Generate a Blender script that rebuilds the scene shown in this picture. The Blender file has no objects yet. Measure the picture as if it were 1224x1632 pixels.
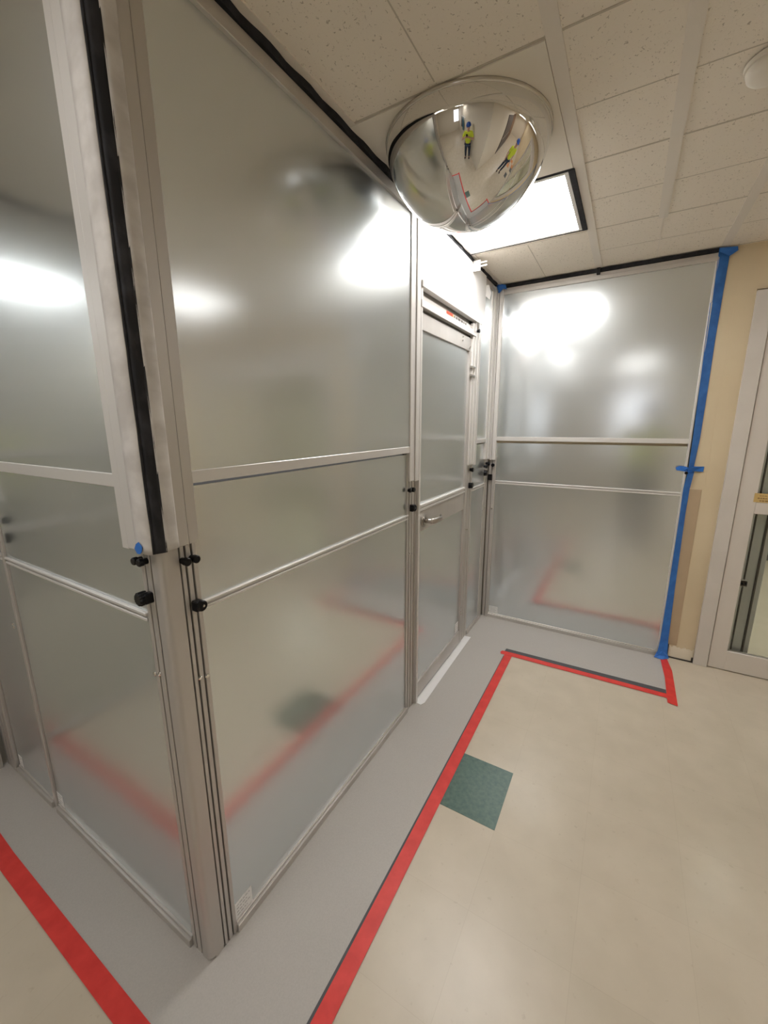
import bpy, bmesh, math, random
from mathutils import Vector, Matrix
random.seed(7)
SC = bpy.context.scene
COL = SC.collection
D = 2.576      # far partition plane
H = 2.4775     # ceiling height
T = .3048

# ------------------------------------------------------------------ materials
def mat(name, col, rough=.5, metal=0., spec=.5, emit=None, estr=0.):
    m = bpy.data.materials.new(name); m.use_nodes = True
    b = m.node_tree.nodes['Principled BSDF']
    b.inputs['Base Color'].default_value = (*col, 1)
    b.inputs['Roughness'].default_value = rough
    b.inputs['Metallic'].default_value = metal
    b.inputs['Specular IOR Level'].default_value = spec
    if emit:
        b.inputs['Emission Color'].default_value = (*emit, 1)
        b.inputs['Emission Strength'].default_value = estr
    return m
def nd(m, t, **kw):
    n = m.node_tree.nodes.new(t)
    for k, v in kw.items(): setattr(n, k, v)
    return n
def noise_tint(m, c1, c2, scale, lo=.35, hi=.65, detail=4, mapping=None, bump=0., rough=None):
    nt = m.node_tree; b = nt.nodes['Principled BSDF']
    tc = nd(m, 'ShaderNodeTexCoord'); mp = nd(m, 'ShaderNodeMapping')
    if mapping: mp.inputs['Scale'].default_value = mapping
    nt.links.new(tc.outputs['Object'], mp.inputs['Vector'])
    n = nd(m, 'ShaderNodeTexNoise'); n.inputs['Scale'].default_value = scale; n.inputs['Detail'].default_value = detail
    nt.links.new(mp.outputs[0], n.inputs['Vector'])
    r = nd(m, 'ShaderNodeValToRGB'); r.color_ramp.elements[0].position = lo; r.color_ramp.elements[1].position = hi
    r.color_ramp.elements[0].color = (*c1, 1); r.color_ramp.elements[1].color = (*c2, 1)
    nt.links.new(n.outputs['Fac'], r.inputs[0]); nt.links.new(r.outputs[0], b.inputs['Base Color'])
    if bump:
        bp = nd(m, 'ShaderNodeBump'); bp.inputs['Strength'].default_value = bump; bp.inputs['Distance'].default_value = .001
        nt.links.new(n.outputs['Fac'], bp.inputs['Height']); nt.links.new(bp.outputs[0], b.inputs['Normal'])
    return r.outputs[0], n

ALU = mat('satin_aluminium', (.56, .53, .50), .42, .55)
noise_tint(ALU, (.53, .505, .475), (.59, .56, .53), 6, mapping=(1, 1, .15))
ALUL = mat('pale_aluminium', (.70, .68, .655), .4, .35)
ALUD = mat('groove_aluminium', (.16, .145, .125), .5, .5)  # dark tone puts the groove shade into the channel backs
BLK = mat('black_foam', (.012, .012, .014), .85)
noise_tint(BLK, (.008, .008, .010), (.022, .022, .026), 40, bump=.6)
VEL = mat('black_velcro', (.010, .010, .013), .75)
noise_tint(VEL, (.006, .006, .008), (.05, .05, .06), 22, lo=.5, hi=.85, mapping=(1, 1, .6), bump=.8)
KNB = mat('black_knob_plastic', (.005, .005, .006), .3, 0, .25)
FLAP = mat('white_fabric_flap', (.60, .565, .53), .6)
_o, _n = noise_tint(FLAP, (.52, .49, .46), (.66, .63, .60), 14, mapping=(1, 1, 1.5), bump=.3)
WHT = mat('white_panel', (.80, .79, .78), .38)
WTP = mat('white_tape', (.82, .82, .82), .5)
STK = mat('white_sticker', (.82, .82, .81), .5)
INK = mat('dark_ink', (.10, .09, .08), .6)
SINK = mat('grey_ink', (.42, .42, .42), .6)
RED = mat('red_tape', (.62, .035, .030), .42)
noise_tint(RED, (.64, .034, .028), (.74, .050, .040), 18, mapping=(1, 1, 1), bump=.03)
BLUE = mat('blue_tape', (.025, .13, .46), .55)
noise_tint(BLUE, (.018, .14, .52), (.035, .20, .64), 16, bump=.4)
CHAR = mat('charcoal_strip', (.075, .075, .082), .6)
GREEN = mat('green_floor_tile', (.06, .115, .09), .35)
noise_tint(GREEN, (.045, .10, .078), (.095, .16, .125), 55, lo=.3, hi=.75)
ORNG = mat('orange_floor_tile', (.62, .25, .10), .35)
DKTL = mat('dark_floor_tile', (.10, .11, .12), .35)
CHROME = mat('mirror_chrome', (.80, .80, .785), .015, 1.)
CLEAR = mat('mirror_rim_acrylic', (.62, .58, .52), .12, .6)
STEEL = mat('brushed_steel', (.50, .47, .44), .28, 1.)
BEIGE = mat('beige_wall_paint', (.66, .545, .36), .6)
noise_tint(BEIGE, (.64, .525, .345), (.68, .565, .38), 3, detail=3)
BEIGE2 = mat('pale_beige_wall_paint', (.74, .67, .56), .6)
TAN = mat('tan_unpainted_strip', (.46, .345, .22), .7)
noise_tint(TAN, (.44, .33, .21), (.48, .36, .23), 5)
BROWN = mat('brown_wood', (.20, .11, .06), .5)
DKD = mat('dark_door_paint', (.09, .075, .07), .45)
JAMB = mat('grey_door_frame_paint', (.52, .475, .425), .42)
noise_tint(JAMB, (.61, .565, .51), (.65, .605, .55), 5)
STILE = mat('greige_aluminium_door', (.70, .65, .595), .38, .2)
SEAL = mat('rubber_seal', (.045, .038, .028), .8)
YEL = mat('yellow_label', (.60, .42, .16), .5)
WPL = mat('white_plastic', (.78, .76, .73), .4)
GRM = mat('dark_grime', (.05, .042, .035), .9)
PLAST = mat('patched_plaster', (.70, .60, .45), .85)
noise_tint(PLAST, (.45, .33, .18), (.78, .70, .56), 14, lo=.3, hi=.5, bump=1.)
SKIN = mat('skin', (.55, .33, .24), .5)
SHIRT = mat('yellow_green_shirt', (.62, .72, .05), .8)
JEAN = mat('dark_blue_jeans', (.03, .045, .075), .85)
BOOT = mat('black_boots', (.02, .018, .017), .6)
HAT = mat('blue_hard_hat', (.02, .09, .42), .3)
PHN = mat('black_phone', (.01, .01, .012), .25)
HAIR = mat('dark_hair', (.03, .02, .015), .7)

def sheet_material():
    m = mat('frosted_metallic_sheet', (.775, .815, .83), .2, 1.)
    nt = m.node_tree; b = nt.nodes['Principled BSDF']; out = nt.nodes['Material Output']
    b2 = nd(m, 'ShaderNodeBsdfPrincipled')
    b2.inputs['Base Color'].default_value = (.74, .78, .795, 1); b2.inputs['Metallic'].default_value = 1; b2.inputs['Roughness'].default_value = .38
    tc = nd(m, 'ShaderNodeTexCoord'); mp = nd(m, 'ShaderNodeMapping'); mp.inputs['Scale'].default_value = (1, 1, 1)
    nt.links.new(tc.outputs['Object'], mp.inputs[0])
    n = nd(m, 'ShaderNodeTexNoise'); n.inputs['Scale'].default_value = 900; n.inputs['Detail'].default_value = 2
    nt.links.new(mp.outputs[0], n.inputs['Vector'])
    bp = nd(m, 'ShaderNodeBump'); bp.inputs['Strength'].default_value = .06; bp.inputs['Distance'].default_value = .0006
    nt.links.new(n.outputs['Fac'], bp.inputs['Height'])
    nt.links.new(bp.outputs[0], b.inputs['Normal']); nt.links.new(bp.outputs[0], b2.inputs['Normal'])
    mx = nd(m, 'ShaderNodeMixShader'); mx.inputs[0].default_value = .38
    nt.links.new(b.outputs[0], mx.inputs[1]); nt.links.new(b2.outputs[0], mx.inputs[2]); nt.links.new(mx.outputs[0], out.inputs['Surface'])
    b.inputs['Roughness'].default_value = .145
    return m
SHEET = sheet_material()

def floor_material():
    m = mat('cream_vinyl_tile', (.6, .54, .44), .33)
    nt = m.node_tree; b = nt.nodes['Principled BSDF']
    tc = nd(m, 'ShaderNodeTexCoord')
    n1 = nd(m, 'ShaderNodeTexNoise'); n1.inputs['Scale'].default_value = 7; n1.inputs['Detail'].default_value = 5
    r1 = nd(m, 'ShaderNodeValToRGB'); r1.color_ramp.elements[0].position = .3; r1.color_ramp.elements[1].position = .7
    r1.color_ramp.elements[0].color = (.545, .475, .37, 1); r1.color_ramp.elements[1].color = (.60, .525, .415, 1)
    n2 = nd(m, 'ShaderNodeTexNoise'); n2.inputs['Scale'].default_value = 45; n2.inputs['Detail'].default_value = 3
    r2 = nd(m, 'ShaderNodeValToRGB'); r2.color_ramp.elements[0].position = .26; r2.color_ramp.elements[1].position = .34
    r2.color_ramp.elements[0].color = (.90, .885, .86, 1); r2.color_ramp.elements[1].color = (1, 1, 1, 1)
    mx = nd(m, 'ShaderNodeMixRGB', blend_type='MULTIPLY'); mx.inputs[0].default_value = 1
    for n in (n1, n2): nt.links.new(tc.outputs['Object'], n.inputs['Vector'])
    nt.links.new(n1.outputs['Fac'], r1.inputs[0]); nt.links.new(n2.outputs['Fac'], r2.inputs[0])
    nt.links.new(r1.outputs[0], mx.inputs[1]); nt.links.new(r2.outputs[0], mx.inputs[2])
    # faint 12 inch tile seams
    br = nd(m, 'ShaderNodeTexBrick'); br.offset = 0; br.squash = 1
    br.inputs['Scale'].default_value = 1; br.inputs['Brick Width'].default_value = T; br.inputs['Row Height'].default_value = T
    br.inputs['Mortar Size'].default_value = .0007; br.inputs['Color1'].default_value = (1, 1, 1, 1); br.inputs['Color2'].default_value = (.975, .975, .97, 1)
    br.inputs['Mortar'].default_value = (.90, .89, .87, 1)
    mp = nd(m, 'ShaderNodeMapping'); mp.inputs['Location'].default_value = (-.607 + 10 * T, -1.114 + 20 * T, 0)
    nt.links.new(tc.outputs['Object'], mp.inputs[0]); nt.links.new(mp.outputs[0], br.inputs['Vector'])
    mx2 = nd(m, 'ShaderNodeMixRGB', blend_type='MULTIPLY'); mx2.inputs[0].default_value = 1
    nt.links.new(mx.outputs[0], mx2.inputs[1]); nt.links.new(br.outputs['Color'], mx2.inputs[2])
    nt.links.new(mx2.outputs[0], b.inputs['Base Color'])
    return m
FLOOR = floor_material()
GREY = mat('grey_vinyl_sheet', (.40, .375, .35), .5)
noise_tint(GREY, (.435, .41, .382), (.465, .44, .41), 220, lo=.3, hi=.7, detail=2)

def ceiling_material():
    m = mat('fissured_ceiling_tile', (.62, .55, .45), .9)
    nt = m.node_tree; b = nt.nodes['Principled BSDF']
    tc = nd(m, 'ShaderNodeTexCoord')
    n = nd(m, 'ShaderNodeTexNoise'); n.inputs['Scale'].default_value = 150; n.inputs['Detail'].default_value = 2; n.inputs['Distortion'].default_value = .8
    mp = nd(m, 'ShaderNodeMapping'); mp.inputs['Scale'].default_value = (1, .75, 1)
    nt.links.new(tc.outputs['Object'], mp.inputs[0]); nt.links.new(mp.outputs[0], n.inputs['Vector'])
    r = nd(m, 'ShaderNodeValToRGB'); r.color_ramp.elements[0].position = .30; r.color_ramp.elements[1].position = .35
    r.color_ramp.elements[0].color = (.52, .46, .37, 1); r.color_ramp.elements[1].color = (.87, .80, .69, 1)
    nt.links.new(n.outputs['Fac'], r.inputs[0]); nt.links.new(r.outputs[0], b.inputs['Base Color'])
    bp = nd(m, 'ShaderNodeBump'); bp.inputs['Strength'].default_value = .5; bp.inputs['Distance'].default_value = .001
    nt.links.new(n.outputs['Fac'], bp.inputs['Height']); nt.links.new(bp.outputs[0], b.inputs['Normal'])
    return m
CEIL = ceiling_material()
CPAINT = mat('smooth_ceiling_panel', (.82, .765, .665), .7)
TBAR = mat('ceiling_grid_paint', (.80, .74, .65), .55)
LAMP = mat('lit_diffuser', (.9, .9, .9), .5, emit=(1.0, .972, .945), estr=12.)
LAMP2 = mat('dimmer_lit_diffuser', (.9, .9, .9), .5, emit=(1.0, .972, .945), estr=5.)
LAMP4 = mat('medium_lit_diffuser', (.9, .9, .9), .5, emit=(1.0, .972, .945), estr=6.5)
LAMP3 = mat('dimmest_lit_diffuser', (.9, .9, .9), .5, emit=(1.0, .972, .945), estr=2.)

def glass_material():
    m = mat('clear_glass', (.9, .95, .92), .02)
    b = m.node_tree.nodes['Principled BSDF']
    b.inputs['Transmission Weight'].default_value = 1; b.inputs['IOR'].default_value = 1.45
    return m
GLASS = glass_material()

# ------------------------------------------------------------------ mesh helpers
def fA(s, n, z): return (n, s, z)
def fL(s, n, z): return (s, -n, z)
def fB(s, n, z): return (s, D - n, z)
def fM(s, n, z): return (-1.45 + n, s, z)
def fW(s, n, z): return (s, n, z)
def rivets(lst, parent, L=.005):
    for f, s, n, z in lst:
        MB().cyl(f(s, n, z), f(s, n + L, z), .0056, 14, bev=.0015).build('rivet', CHROME, parent)
class MB:
    def __init__(self): self.bm = bmesh.new()
    def box(self, f, s0, s1, n0, n1, z0, z1, bev=.0015):
        v = [self.bm.verts.new(f(s, n, z)) for z in (z0, z1) for n in (n0, n1) for s in (s0, s1)]
        fs = [self.bm.faces.new([v[i] for i in q]) for q in ((0, 1, 3, 2), (4, 6, 7, 5), (0, 4, 5, 1), (2, 3, 7, 6), (0, 2, 6, 4), (1, 5, 7, 3))]
        if bev:
            b = min(bev, .3 * min(abs(s1 - s0), abs(n1 - n0), abs(z1 - z0)))
            es = list({e for fc in fs for e in fc.edges})
            bmesh.ops.bevel(self.bm, geom=es, offset=b, segments=1, affect='EDGES')
        return self
    def prism(self, pts, z0, z1, close=True):
        lo = [self.bm.verts.new((x, y, z0)) for x, y in pts]; hi = [self.bm.verts.new((x, y, z1)) for x, y in pts]
        n = len(pts)
        for i in range(n if close else n - 1):
            self.bm.faces.new((lo[i], lo[(i + 1) % n], hi[(i + 1) % n], hi[i]))
        if close: self.bm.faces.new(lo[::-1]); self.bm.faces.new(hi)
        return self
    def poly(self, pts3, thick):          # flat polygon in 3D with thickness vector
        a = [self.bm.verts.new(p) for p in pts3]; t = Vector(thick)
        b = [self.bm.verts.new(Vector(p) + t) for p in pts3]; n = len(a)
        self.bm.faces.new(a); self.bm.faces.new(b[::-1])
        for i in range(n): self.bm.faces.new((a[i], b[i], b[(i + 1) % n], a[(i + 1) % n]))
        return self
    def cyl(self, p0, p1, r, seg=20, r2=None, caps=True, bev=0):
        p0, p1 = Vector(p0), Vector(p1); d = (p1 - p0).normalized()
        a = d.orthogonal().normalized(); b = d.cross(a); r2 = r if r2 is None else r2
        R = []
        prof = [(0, r), (1, r2)]
        if bev:
            L = (p1 - p0).length; e = bev / L; prof = [(0, r - bev), (e, r), (1 - e, r2), (1, r2 - bev)]
        for t, rr in prof:
            R.append([self.bm.verts.new(p0.lerp(p1, t) + (a * math.cos(2 * math.pi * k / seg) + b * math.sin(2 * math.pi * k / seg)) * rr) for k in range(seg)])
        for q in range(len(R) - 1):
            for k in range(seg): self.bm.faces.new((R[q][k], R[q][(k + 1) % seg], R[q + 1][(k + 1) % seg], R[q + 1][k]))
        if caps: self.bm.faces.new(R[0][::-1]); self.bm.faces.new(R[-1])
        return self
    def lathe(self, c, prof, seg=96, closed=False):
        rings = []
        for r, z in prof:
            if r < 1e-6: rings.append([self.bm.verts.new((c[0], c[1], c[2] + z))])
            else: rings.append([self.bm.verts.new((c[0] + r * math.cos(2 * math.pi * k / seg), c[1] + r * math.sin(2 * math.pi * k / seg), c[2] + z)) for k in range(seg)])
        for A, B in zip(rings, rings[1:]):
            for k in range(seg):
                k2 = (k + 1) % seg
                if len(A) == 1 and len(B) == 1: continue
                if len(A) == 1: self.bm.faces.new((A[0], B[k], B[k2]))
                elif len(B) == 1: self.bm.faces.new((A[k], A[k2], B[0]))
                else: self.bm.faces.new((A[k], A[k2], B[k2], B[k]))
        return self
    def build(self, name, m, parent=None, smooth=False):
        bmesh.ops.recalc_face_normals(self.bm, faces=self.bm.faces)
        off = world_loc(parent) if parent else Vector((0, 0, 0))
        bmesh.ops.translate(self.bm, vec=-off, verts=self.bm.verts)
        me = bpy.data.meshes.new(name); self.bm.to_mesh(me); self.bm.free()
        me.materials.append(m)
        if smooth: me.polygons.foreach_set('use_smooth', [True] * len(me.polygons))
        o = bpy.data.objects.new(name, me); COL.objects.link(o); o.parent = parent
        return o
def world_loc(o):
    v = Vector((0, 0, 0))
    while o: v += o.location; o = o.parent
    return v
def center_origin(o):
    me = o.data; c = sum((Vector(v.co) for v in me.vertices), Vector()) / len(me.vertices)
    c.z = min(v.co.z for v in me.vertices)
    me.transform(Matrix.Translation(-c)); o.location = c
    return o
def thing(name, label, cat, loc, group=None):
    o = bpy.data.objects.new(name, None); COL.objects.link(o); o.location = loc; o.empty_display_size = .1
    o['label'] = label; o['category'] = cat
    if group: o['group'] = group
    return o
def tag(o, label, cat, group=None, keep=False):
    o['label'] = label; o['category'] = cat
    if group: o['group'] = group
    if not keep and not o.parent: center_origin(o)
    return o
def struct(o): o['kind'] = 'structure'; return o
def B1(f, *a, **k): return MB().box(f, *a, **k)

# ------------------------------------------------------------------ room shell
XE, YS = 8.0, -4.6
struct(B1(fW, -1.75, XE + .1, YS - .1, 6.2, -.08, 0, bev=0).build('floor', FLOOR))
cl = MB()
L1 = (.035, .615, 1.37, 1.935)
def ceil_with_hole(mb):
    xs = [-1.75, L1[0], L1[1], XE + .1]; ys = [YS - .1, L1[2], L1[3], 2.72]
    for i in range(3):
        for j in range(3):
            if i == 1 and j == 1: continue
            mb.box(fW, xs[i], xs[i + 1], ys[j], ys[j + 1], H, H + .05, bev=0)
ceil_with_hole(cl)
struct(cl.build('ceiling', CEIL))
# suspended grid
g = MB()
xs_t = [.635 + .61 * k for k in range(-3, 13)]
ys_t = [.762 + .6045 * k for k in range(-8, 4)]
for x in xs_t:
    if x < -1.4: continue
    g.box(fW, x - .019, x + .019, YS, D + .1 if x > 0 else 0, H - .0035, H + .001, bev=0)
struct(g.build('trim_1', TBAR))
# the half-tile score lines (dark strips, the reveals' shadow and dirt put into their colour) and the wide reveal
SCORE = mat('shaded_score_line', (.58, .52, .43), .9)
g = MB()
for y in ys_t:
    for i in range(len(xs_t)):
        x = xs_t[i]
        if x < -1.4 or (x < 0 and y > 0): continue
        g.box(fW, max(x, .02 if y > 0 else -1.4) + .019, x + .591, y - .0032, y + .0032, H - .0012, H + .001, bev=0)
for k in range(-8, 4):
    y = .762 + .6045 * (k + .5)
    if y > 2.5: continue
    for i in range(len(xs_t)):
        x = xs_t[i]
        if x < .6 and y > 0: continue
        g.box(fW, x + .02, x + .59, y - .0018, y + .0018, H - .0006, H + .001, bev=0)
for (x, y0, y1) in ((.325, -.5, .745), (.325, 1.99, 2.55)):
    g.box(fW, x - .0018, x + .0018, y0, y1, H - .0006, H + .001, bev=0)
for k in range(1, 12):
    x = .635 + .61 * k + .0
    g.box(fW, x + .303, x + .3066, YS, D, H - .0006, H + .001, bev=0)
struct(g.build('trim_2', SCORE))
g = MB()
g.box(fW, .912, .950, YS, 2.0, H - .0035, H + .001, bev=0)
g.box(fW, .9305, .9335, 2.0, D, H - .0012, H + .001, bev=0)
struct(g.build('trim_3', TBAR))

# walls
DY = D + .014    # painted wall plane
w = MB()
w.box(fW, -.3, 1.415, DY, DY + .14, 0, H, bev=0)
w.box(fW, 1.415, 3.55, DY, DY + .14, 2.245, H, bev=0)
w.box(fW, 3.55, XE, DY, DY + .14, 0, H, bev=0)
w.box(fW, 1.330, 1.4152, DY - .0012, DY + .01, 1.135, H, bev=0)
struct(w.build('wall_north', BEIGE))
struct(B1(fW, XE, XE + .1, .15, 2.7, 0, H, bev=0).build('wall_east', BEIGE2))
w = MB(); w.box(fW, 1.34, 1.5, YS, .15, 0, H, bev=0); w.box(fW, 1.5, XE, .01, .15, 0, H, bev=0)
struct(w.build('wall_corridor', BEIGE2))
struct(B1(fW, -1.6, 1.5, YS - .1, YS, 0, H, bev=0).build('wall_south', BEIGE2))
w = MB(); w.box(fW, -.22, -.10, .10, D, 0, H, bev=0)   # inside face behind partition keeps light out
w.bm.free()
# bottom strip of wall where the base has been pulled off
b = MB()
pts = [(1.272, DY, .0)]
N = 14
top = [(1.275 + (1.412 - 1.275) * i / N, DY - .0005, .085 + .006 * math.sin(i * 2.3) + .004 * math.sin(i * 5.1)) for i in range(N + 1)]
b.poly([(1.275, DY - .0005, 0), (1.412, DY - .0005, 0)] + top[::-1], (0, -.003, 0))
struct(b.build('trim_4', PLAST))
b = MB(); b.box(fW, 1.268, 1.278, DY - .012, DY, 0, .095); b.box(fW, 1.268, 1.42, DY - .010, DY - .003, 0, .009); b.box(fW, 1.405, 1.418, DY - .01, DY, 0, .035)
struct(b.build('trim_5', GRM))
struct(B1(fW, 1.238, 1.318, DY - .003, DY, .095, 1.14).build('trim_6', TAN))

# sliding glass door in the north wall -----------------------------------
fr = MB()
fr.box(fW, 1.415, 1.487, DY - .022, DY + .16, 0, 2.235)
fr.box(fW, 1.487, 3.55, DY - .022, DY + .16, 2.21, 2.235)
fr.box(fW, 3.48, 3.55, DY - .022, DY + .16, 0, 2.235)
fr.box(fW, 1.487, 3.48, DY - .018, DY + .05, 2.09, 2.21)
door = struct(fr.build('door_1', JAMB))
yl = DY - .012
lf = MB()
lf.box(fW, 1.491, 1.575, yl, yl + .04, .006, 2.08)
lf.box(fW, 1.575, 2.5, yl, yl + .04, .006, .135)
lf.box(fW, 1.575, 2.5, yl, yl + .04, 1.020, 1.088)
lf.box(fW, 1.575, 2.5, yl, yl + .04, 2.0, 2.08)
lf.box(fW, 2.42, 2.5, yl, yl + .04, .135, 2.0)
lf.build('leaf_frame', STILE, door)
B1(fW, 1.575, 2.42, yl + .017, yl + .022, .135, 1.02, bev=0).build('glass_pane', GLASS, door)
B1(fW, 1.575, 2.42, yl + .017, yl + .022, 1.088, 2.0, bev=0).build('glass_pane', GLASS, door)
sl = MB()
for x in (1.596, 1.652): sl.box(fW, x, x + .006, yl + .045, yl + .075, .02, 2.06, bev=0)
sl.build('seal', SEAL, door)
b2 = MB()
for x0, x1, yy in ((1.575, 1.593, .045), (1.604, 1.650, .062), (1.660, 1.69, .085)): b2.box(fW, x0, x1, yl + yy, yl + yy + .03, .01, 2.08)
b2.box(fW, 1.69, 3.4, yl + .085, yl + .115, .01, .09); b2.box(fW, 1.69, 3.4, yl + .085, yl + .115, 2.0, 2.08); b2.box(fW, 3.34, 3.4, yl + .085, yl + .115, .09, 2.0)
b2.build('rear_leaf_frame', ALUL, door)
B1(fW, 1.69, 3.34, yl + .098, yl + .103, .09, 2.0, bev=0).build('glass_pane', GLASS, door)
tr = MB()
for yy in (.0, .022, .044): tr.box(fW, 1.575, 3.48, yl + .045 + yy, yl + .052 + yy, 0, .02)
tr.build('floor_track', STEEL, door)
for zz in (.585, 1.545):
    c = B1(fW, 1.578, 1.612, yl + .022, yl + .05, zz - .018, zz + .018).build('latch', STILE, door)
    k = MB(); k.cyl((1.586, yl + .023, zz), (1.586, yl + .014, zz), .006, 14); k.cyl((1.602, yl + .023, zz + .002), (1.602, yl + .016, zz + .002), .005, 14)
    k.build('latch_screw', KNB, c)
lb = B1(fW, 1.562, 1.72, yl - .0012, yl, 1.090, 1.142, bev=0).build('warning_label', YEL, door)
tx = MB()
for r, (a, c, h) in enumerate(((1.585, 1.66, .0035), (1.578, 1.665, .006), (1.588, 1.645, .006))):
    x = a; zz = 1.128 - r * .0145
    while x < c:
        wd = random.uniform(.006, .013); tx.box(fW, x, min(x + wd, c), yl - .0016, yl - .0011, zz - h / 2, zz + h / 2, bev=0); x += wd + .003
tx.build('label_print', mat('brown_print', (.22, .13, .05), .6), lb)

# room behind the glass
w = MB()
w.box(fW, 1.0, 1.05, DY + .14, 6.0, 0, H, bev=0); w.box(fW, 5.6, 5.65, DY + .14, 6.0, 0, H, bev=0); w.box(fW, 1.0, 5.65, 6.0, 6.1, 0, H, bev=0)
struct(w.build('wall_back_room', BEIGE2))
struct(B1(fW, 1.0, 5.65, 2.72, 6.1, H, H + .05, bev=0).build('ceiling_back_room', CPAINT))
w = MB(); w.bm.free()
t = thing('storage_cabinet', 'low grey cabinet standing in the room behind the sliding glass door', 'cabinet', (2.6, 5.7, 0))
B1(fW, 2.1, 3.1, 5.45, 5.95, .08, .85).build('body', mat('cabinet_grey', (.35, .36, .36), .5), t)
for x in (2.11, 2.61): 
    dd = B1(fW, x, x + .48, 5.43, 5.45, .1, .83).build('door', mat('cabinet_door_grey', (.42, .43, .43), .5), t)
    B1(fW, x + .20, x + .28, 5.41, 5.43, .72, .735).build('handle', STEEL, dd)
B1(fW, 2.08, 3.12, 5.42, 5.96, .85, .88).build('countertop', WPL, t)
B1(fW, 2.13, 3.07, 5.5, 5.93, 0, .08).build('plinth', CHAR, t)

# doors further down the side corridor and at the far end (seen in the dome mirror)
dr = MB(); dr.box(fW, 3.05, 3.13, .13, .19, 0, 2.2); dr.box(fW, 4.87, 4.95, .13, .19, 0, 2.2); dr.box(fW, 3.13, 4.87, .13, .19, 2.1, 2.2)
d2 = struct(dr.build('door_2', DKD))
for x in (3.135, 4.005):
    lf = B1(fW, x, x + .86, .135, .175, .01, 2.095).build('door_leaf', DKD, d2)
    B1(fW, x + .05, x + .81, .175, .182, .9, .96).build('push_bar', STEEL, lf)
struct(B1(fW, 5.1, 7.2, .15, .165, 0, 2.3).build('trim_7', BROWN))
wn = MB(); wn.box(fW, .62, .68, YS, YS + .05, .9, 2.25); wn.box(fW, 1.26, 1.32, YS, YS + .05, .9, 2.25); wn.box(fW, .68, 1.26, YS, YS + .05, 2.18, 2.25); wn.box(fW, .68, 1.26, YS, YS + .05, .9, .97)
win = struct(wn.build('window_1', WPL))
B1(fW, .68, 1.26, YS + .01, YS + .02, .97, 2.18, bev=0).build('lit_pane', mat('lit_window', (.8, .8, .8), .4, emit=(.95, .95, 1.0), estr=1.2), win)

# ------------------------------------------------------------------ partition system
def ridge_rail(f, s0, s1, z0, z1, n1):
    mb = MB(); h = (z1 - z0)
    mb.box(f, s0, s1, -.012, n1 - .006, z0, z1)
    mb.box(f, s0, s1, n1 - .006, n1, z0, z0 + h * .36); mb.box(f, s0, s1, n1 - .006, n1 + .002, z1 - h * .36, z1)
    return mb
def bottom_rail(f, s0, s1):
    mb = MB(); mb.box(f, s0, s1, -.02, .014, .0, .028); mb.box(f, s0, s1, -.02, .006, .028, .036); return mb
def sticker(f, s0, s1, z0, z1, n, parent):
    st = B1(f, s0, s1, n, n + .0006, z0, z1, bev=0).build('sticker', STK, parent)
    m = MB()
    for k in range(4):
        zz = z1 - (z1 - z0) * (.2 + .2 * k); s = min(s0, s1) + .008; e = max(s0, s1) - .008 - .012 * (k % 2)
        while s < e:
            wd = random.uniform(.004, .011); m.box(f, s, min(s + wd, e), n + .0006, n + .0009, zz - .0016, zz + .0016, bev=0); s += wd + .003
    m.build('sticker_print', SINK, st)
def foam(f, s0, s1, n0, n1):
    mb = MB(); N = max(3, int((s1 - s0) / .03)); prev = None
    for i in range(N + 1):
        s = s0 + (s1 - s0) * i / N; d = .0025 * math.sin(i * 1.3 + s0) + random.uniform(-.001, .001)
        ring = [mb.bm.verts.new(f(s, n, z)) for n, z in ((n0, H - .026 + d), (n1 + d, H - .024 + d * .5), (n1 + .002 + d, H - .0045), (n0, H - .0045))]
        if prev:
            for k in range(4): mb.bm.faces.new((prev[k], prev[(k + 1) % 4], ring[(k + 1) % 4], ring[k]))
        else: mb.bm.faces.new(ring[::-1])
        prev = ring
    mb.bm.faces.new(prev); return mb
def panel(f, s0, s1, label, mid=1.095, bar=(1.408, 1.438), stk=None, low_ext=(0, 0), top_stiles=(True, True)):
    c = f((s0 + s1) / 2, 0, 0)
    t = thing('partition_panel', label, 'wall panel', c)
    B1(f, s0, s1, -.010, 0, .03, 1.40, bev=0).build('lower_sheet', SHEET, t)
    B1(f, s0, s1, .006, .010, bar[1] - .004, H - .06, bev=0).build('upper_sheet', SHEET, t)
    bottom_rail(f, s0, s1).build('bottom_rail', ALU, t)
    ridge_rail(f, s0, s1, mid - .012, mid + .012, .007).build('mid_rail', ALUL, t)
    mb = MB(); mb.box(f, s0, s1, .002, .014, bar[0], bar[1]); mb.build('upper_bar', ALUL, t)
    mb = MB(); mb.box(f, s0, s1, -.012, .022, H - .068, H - .045); mb.box(f, s0, s1, -.012, .016, H - .045, H - .026)
    mb.build('top_rail', ALU, t)
    foam(f, s0, s1, -.012, .022).build('foam_seal', BLK, t)
    mb = MB()
    if low_ext[0]: mb.box(f, s0, s0 + low_ext[0], 0, .008, .036, mid - .016)
    if low_ext[1]: mb.box(f, s1 - low_ext[1], s1, 0, .008, .036, mid - .016)
    if low_ext[0] or low_ext[1]: mb.build('side_stile', ALU, t)
    if stk: sticker(f, *stk, .0005, t)
    return t

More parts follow.
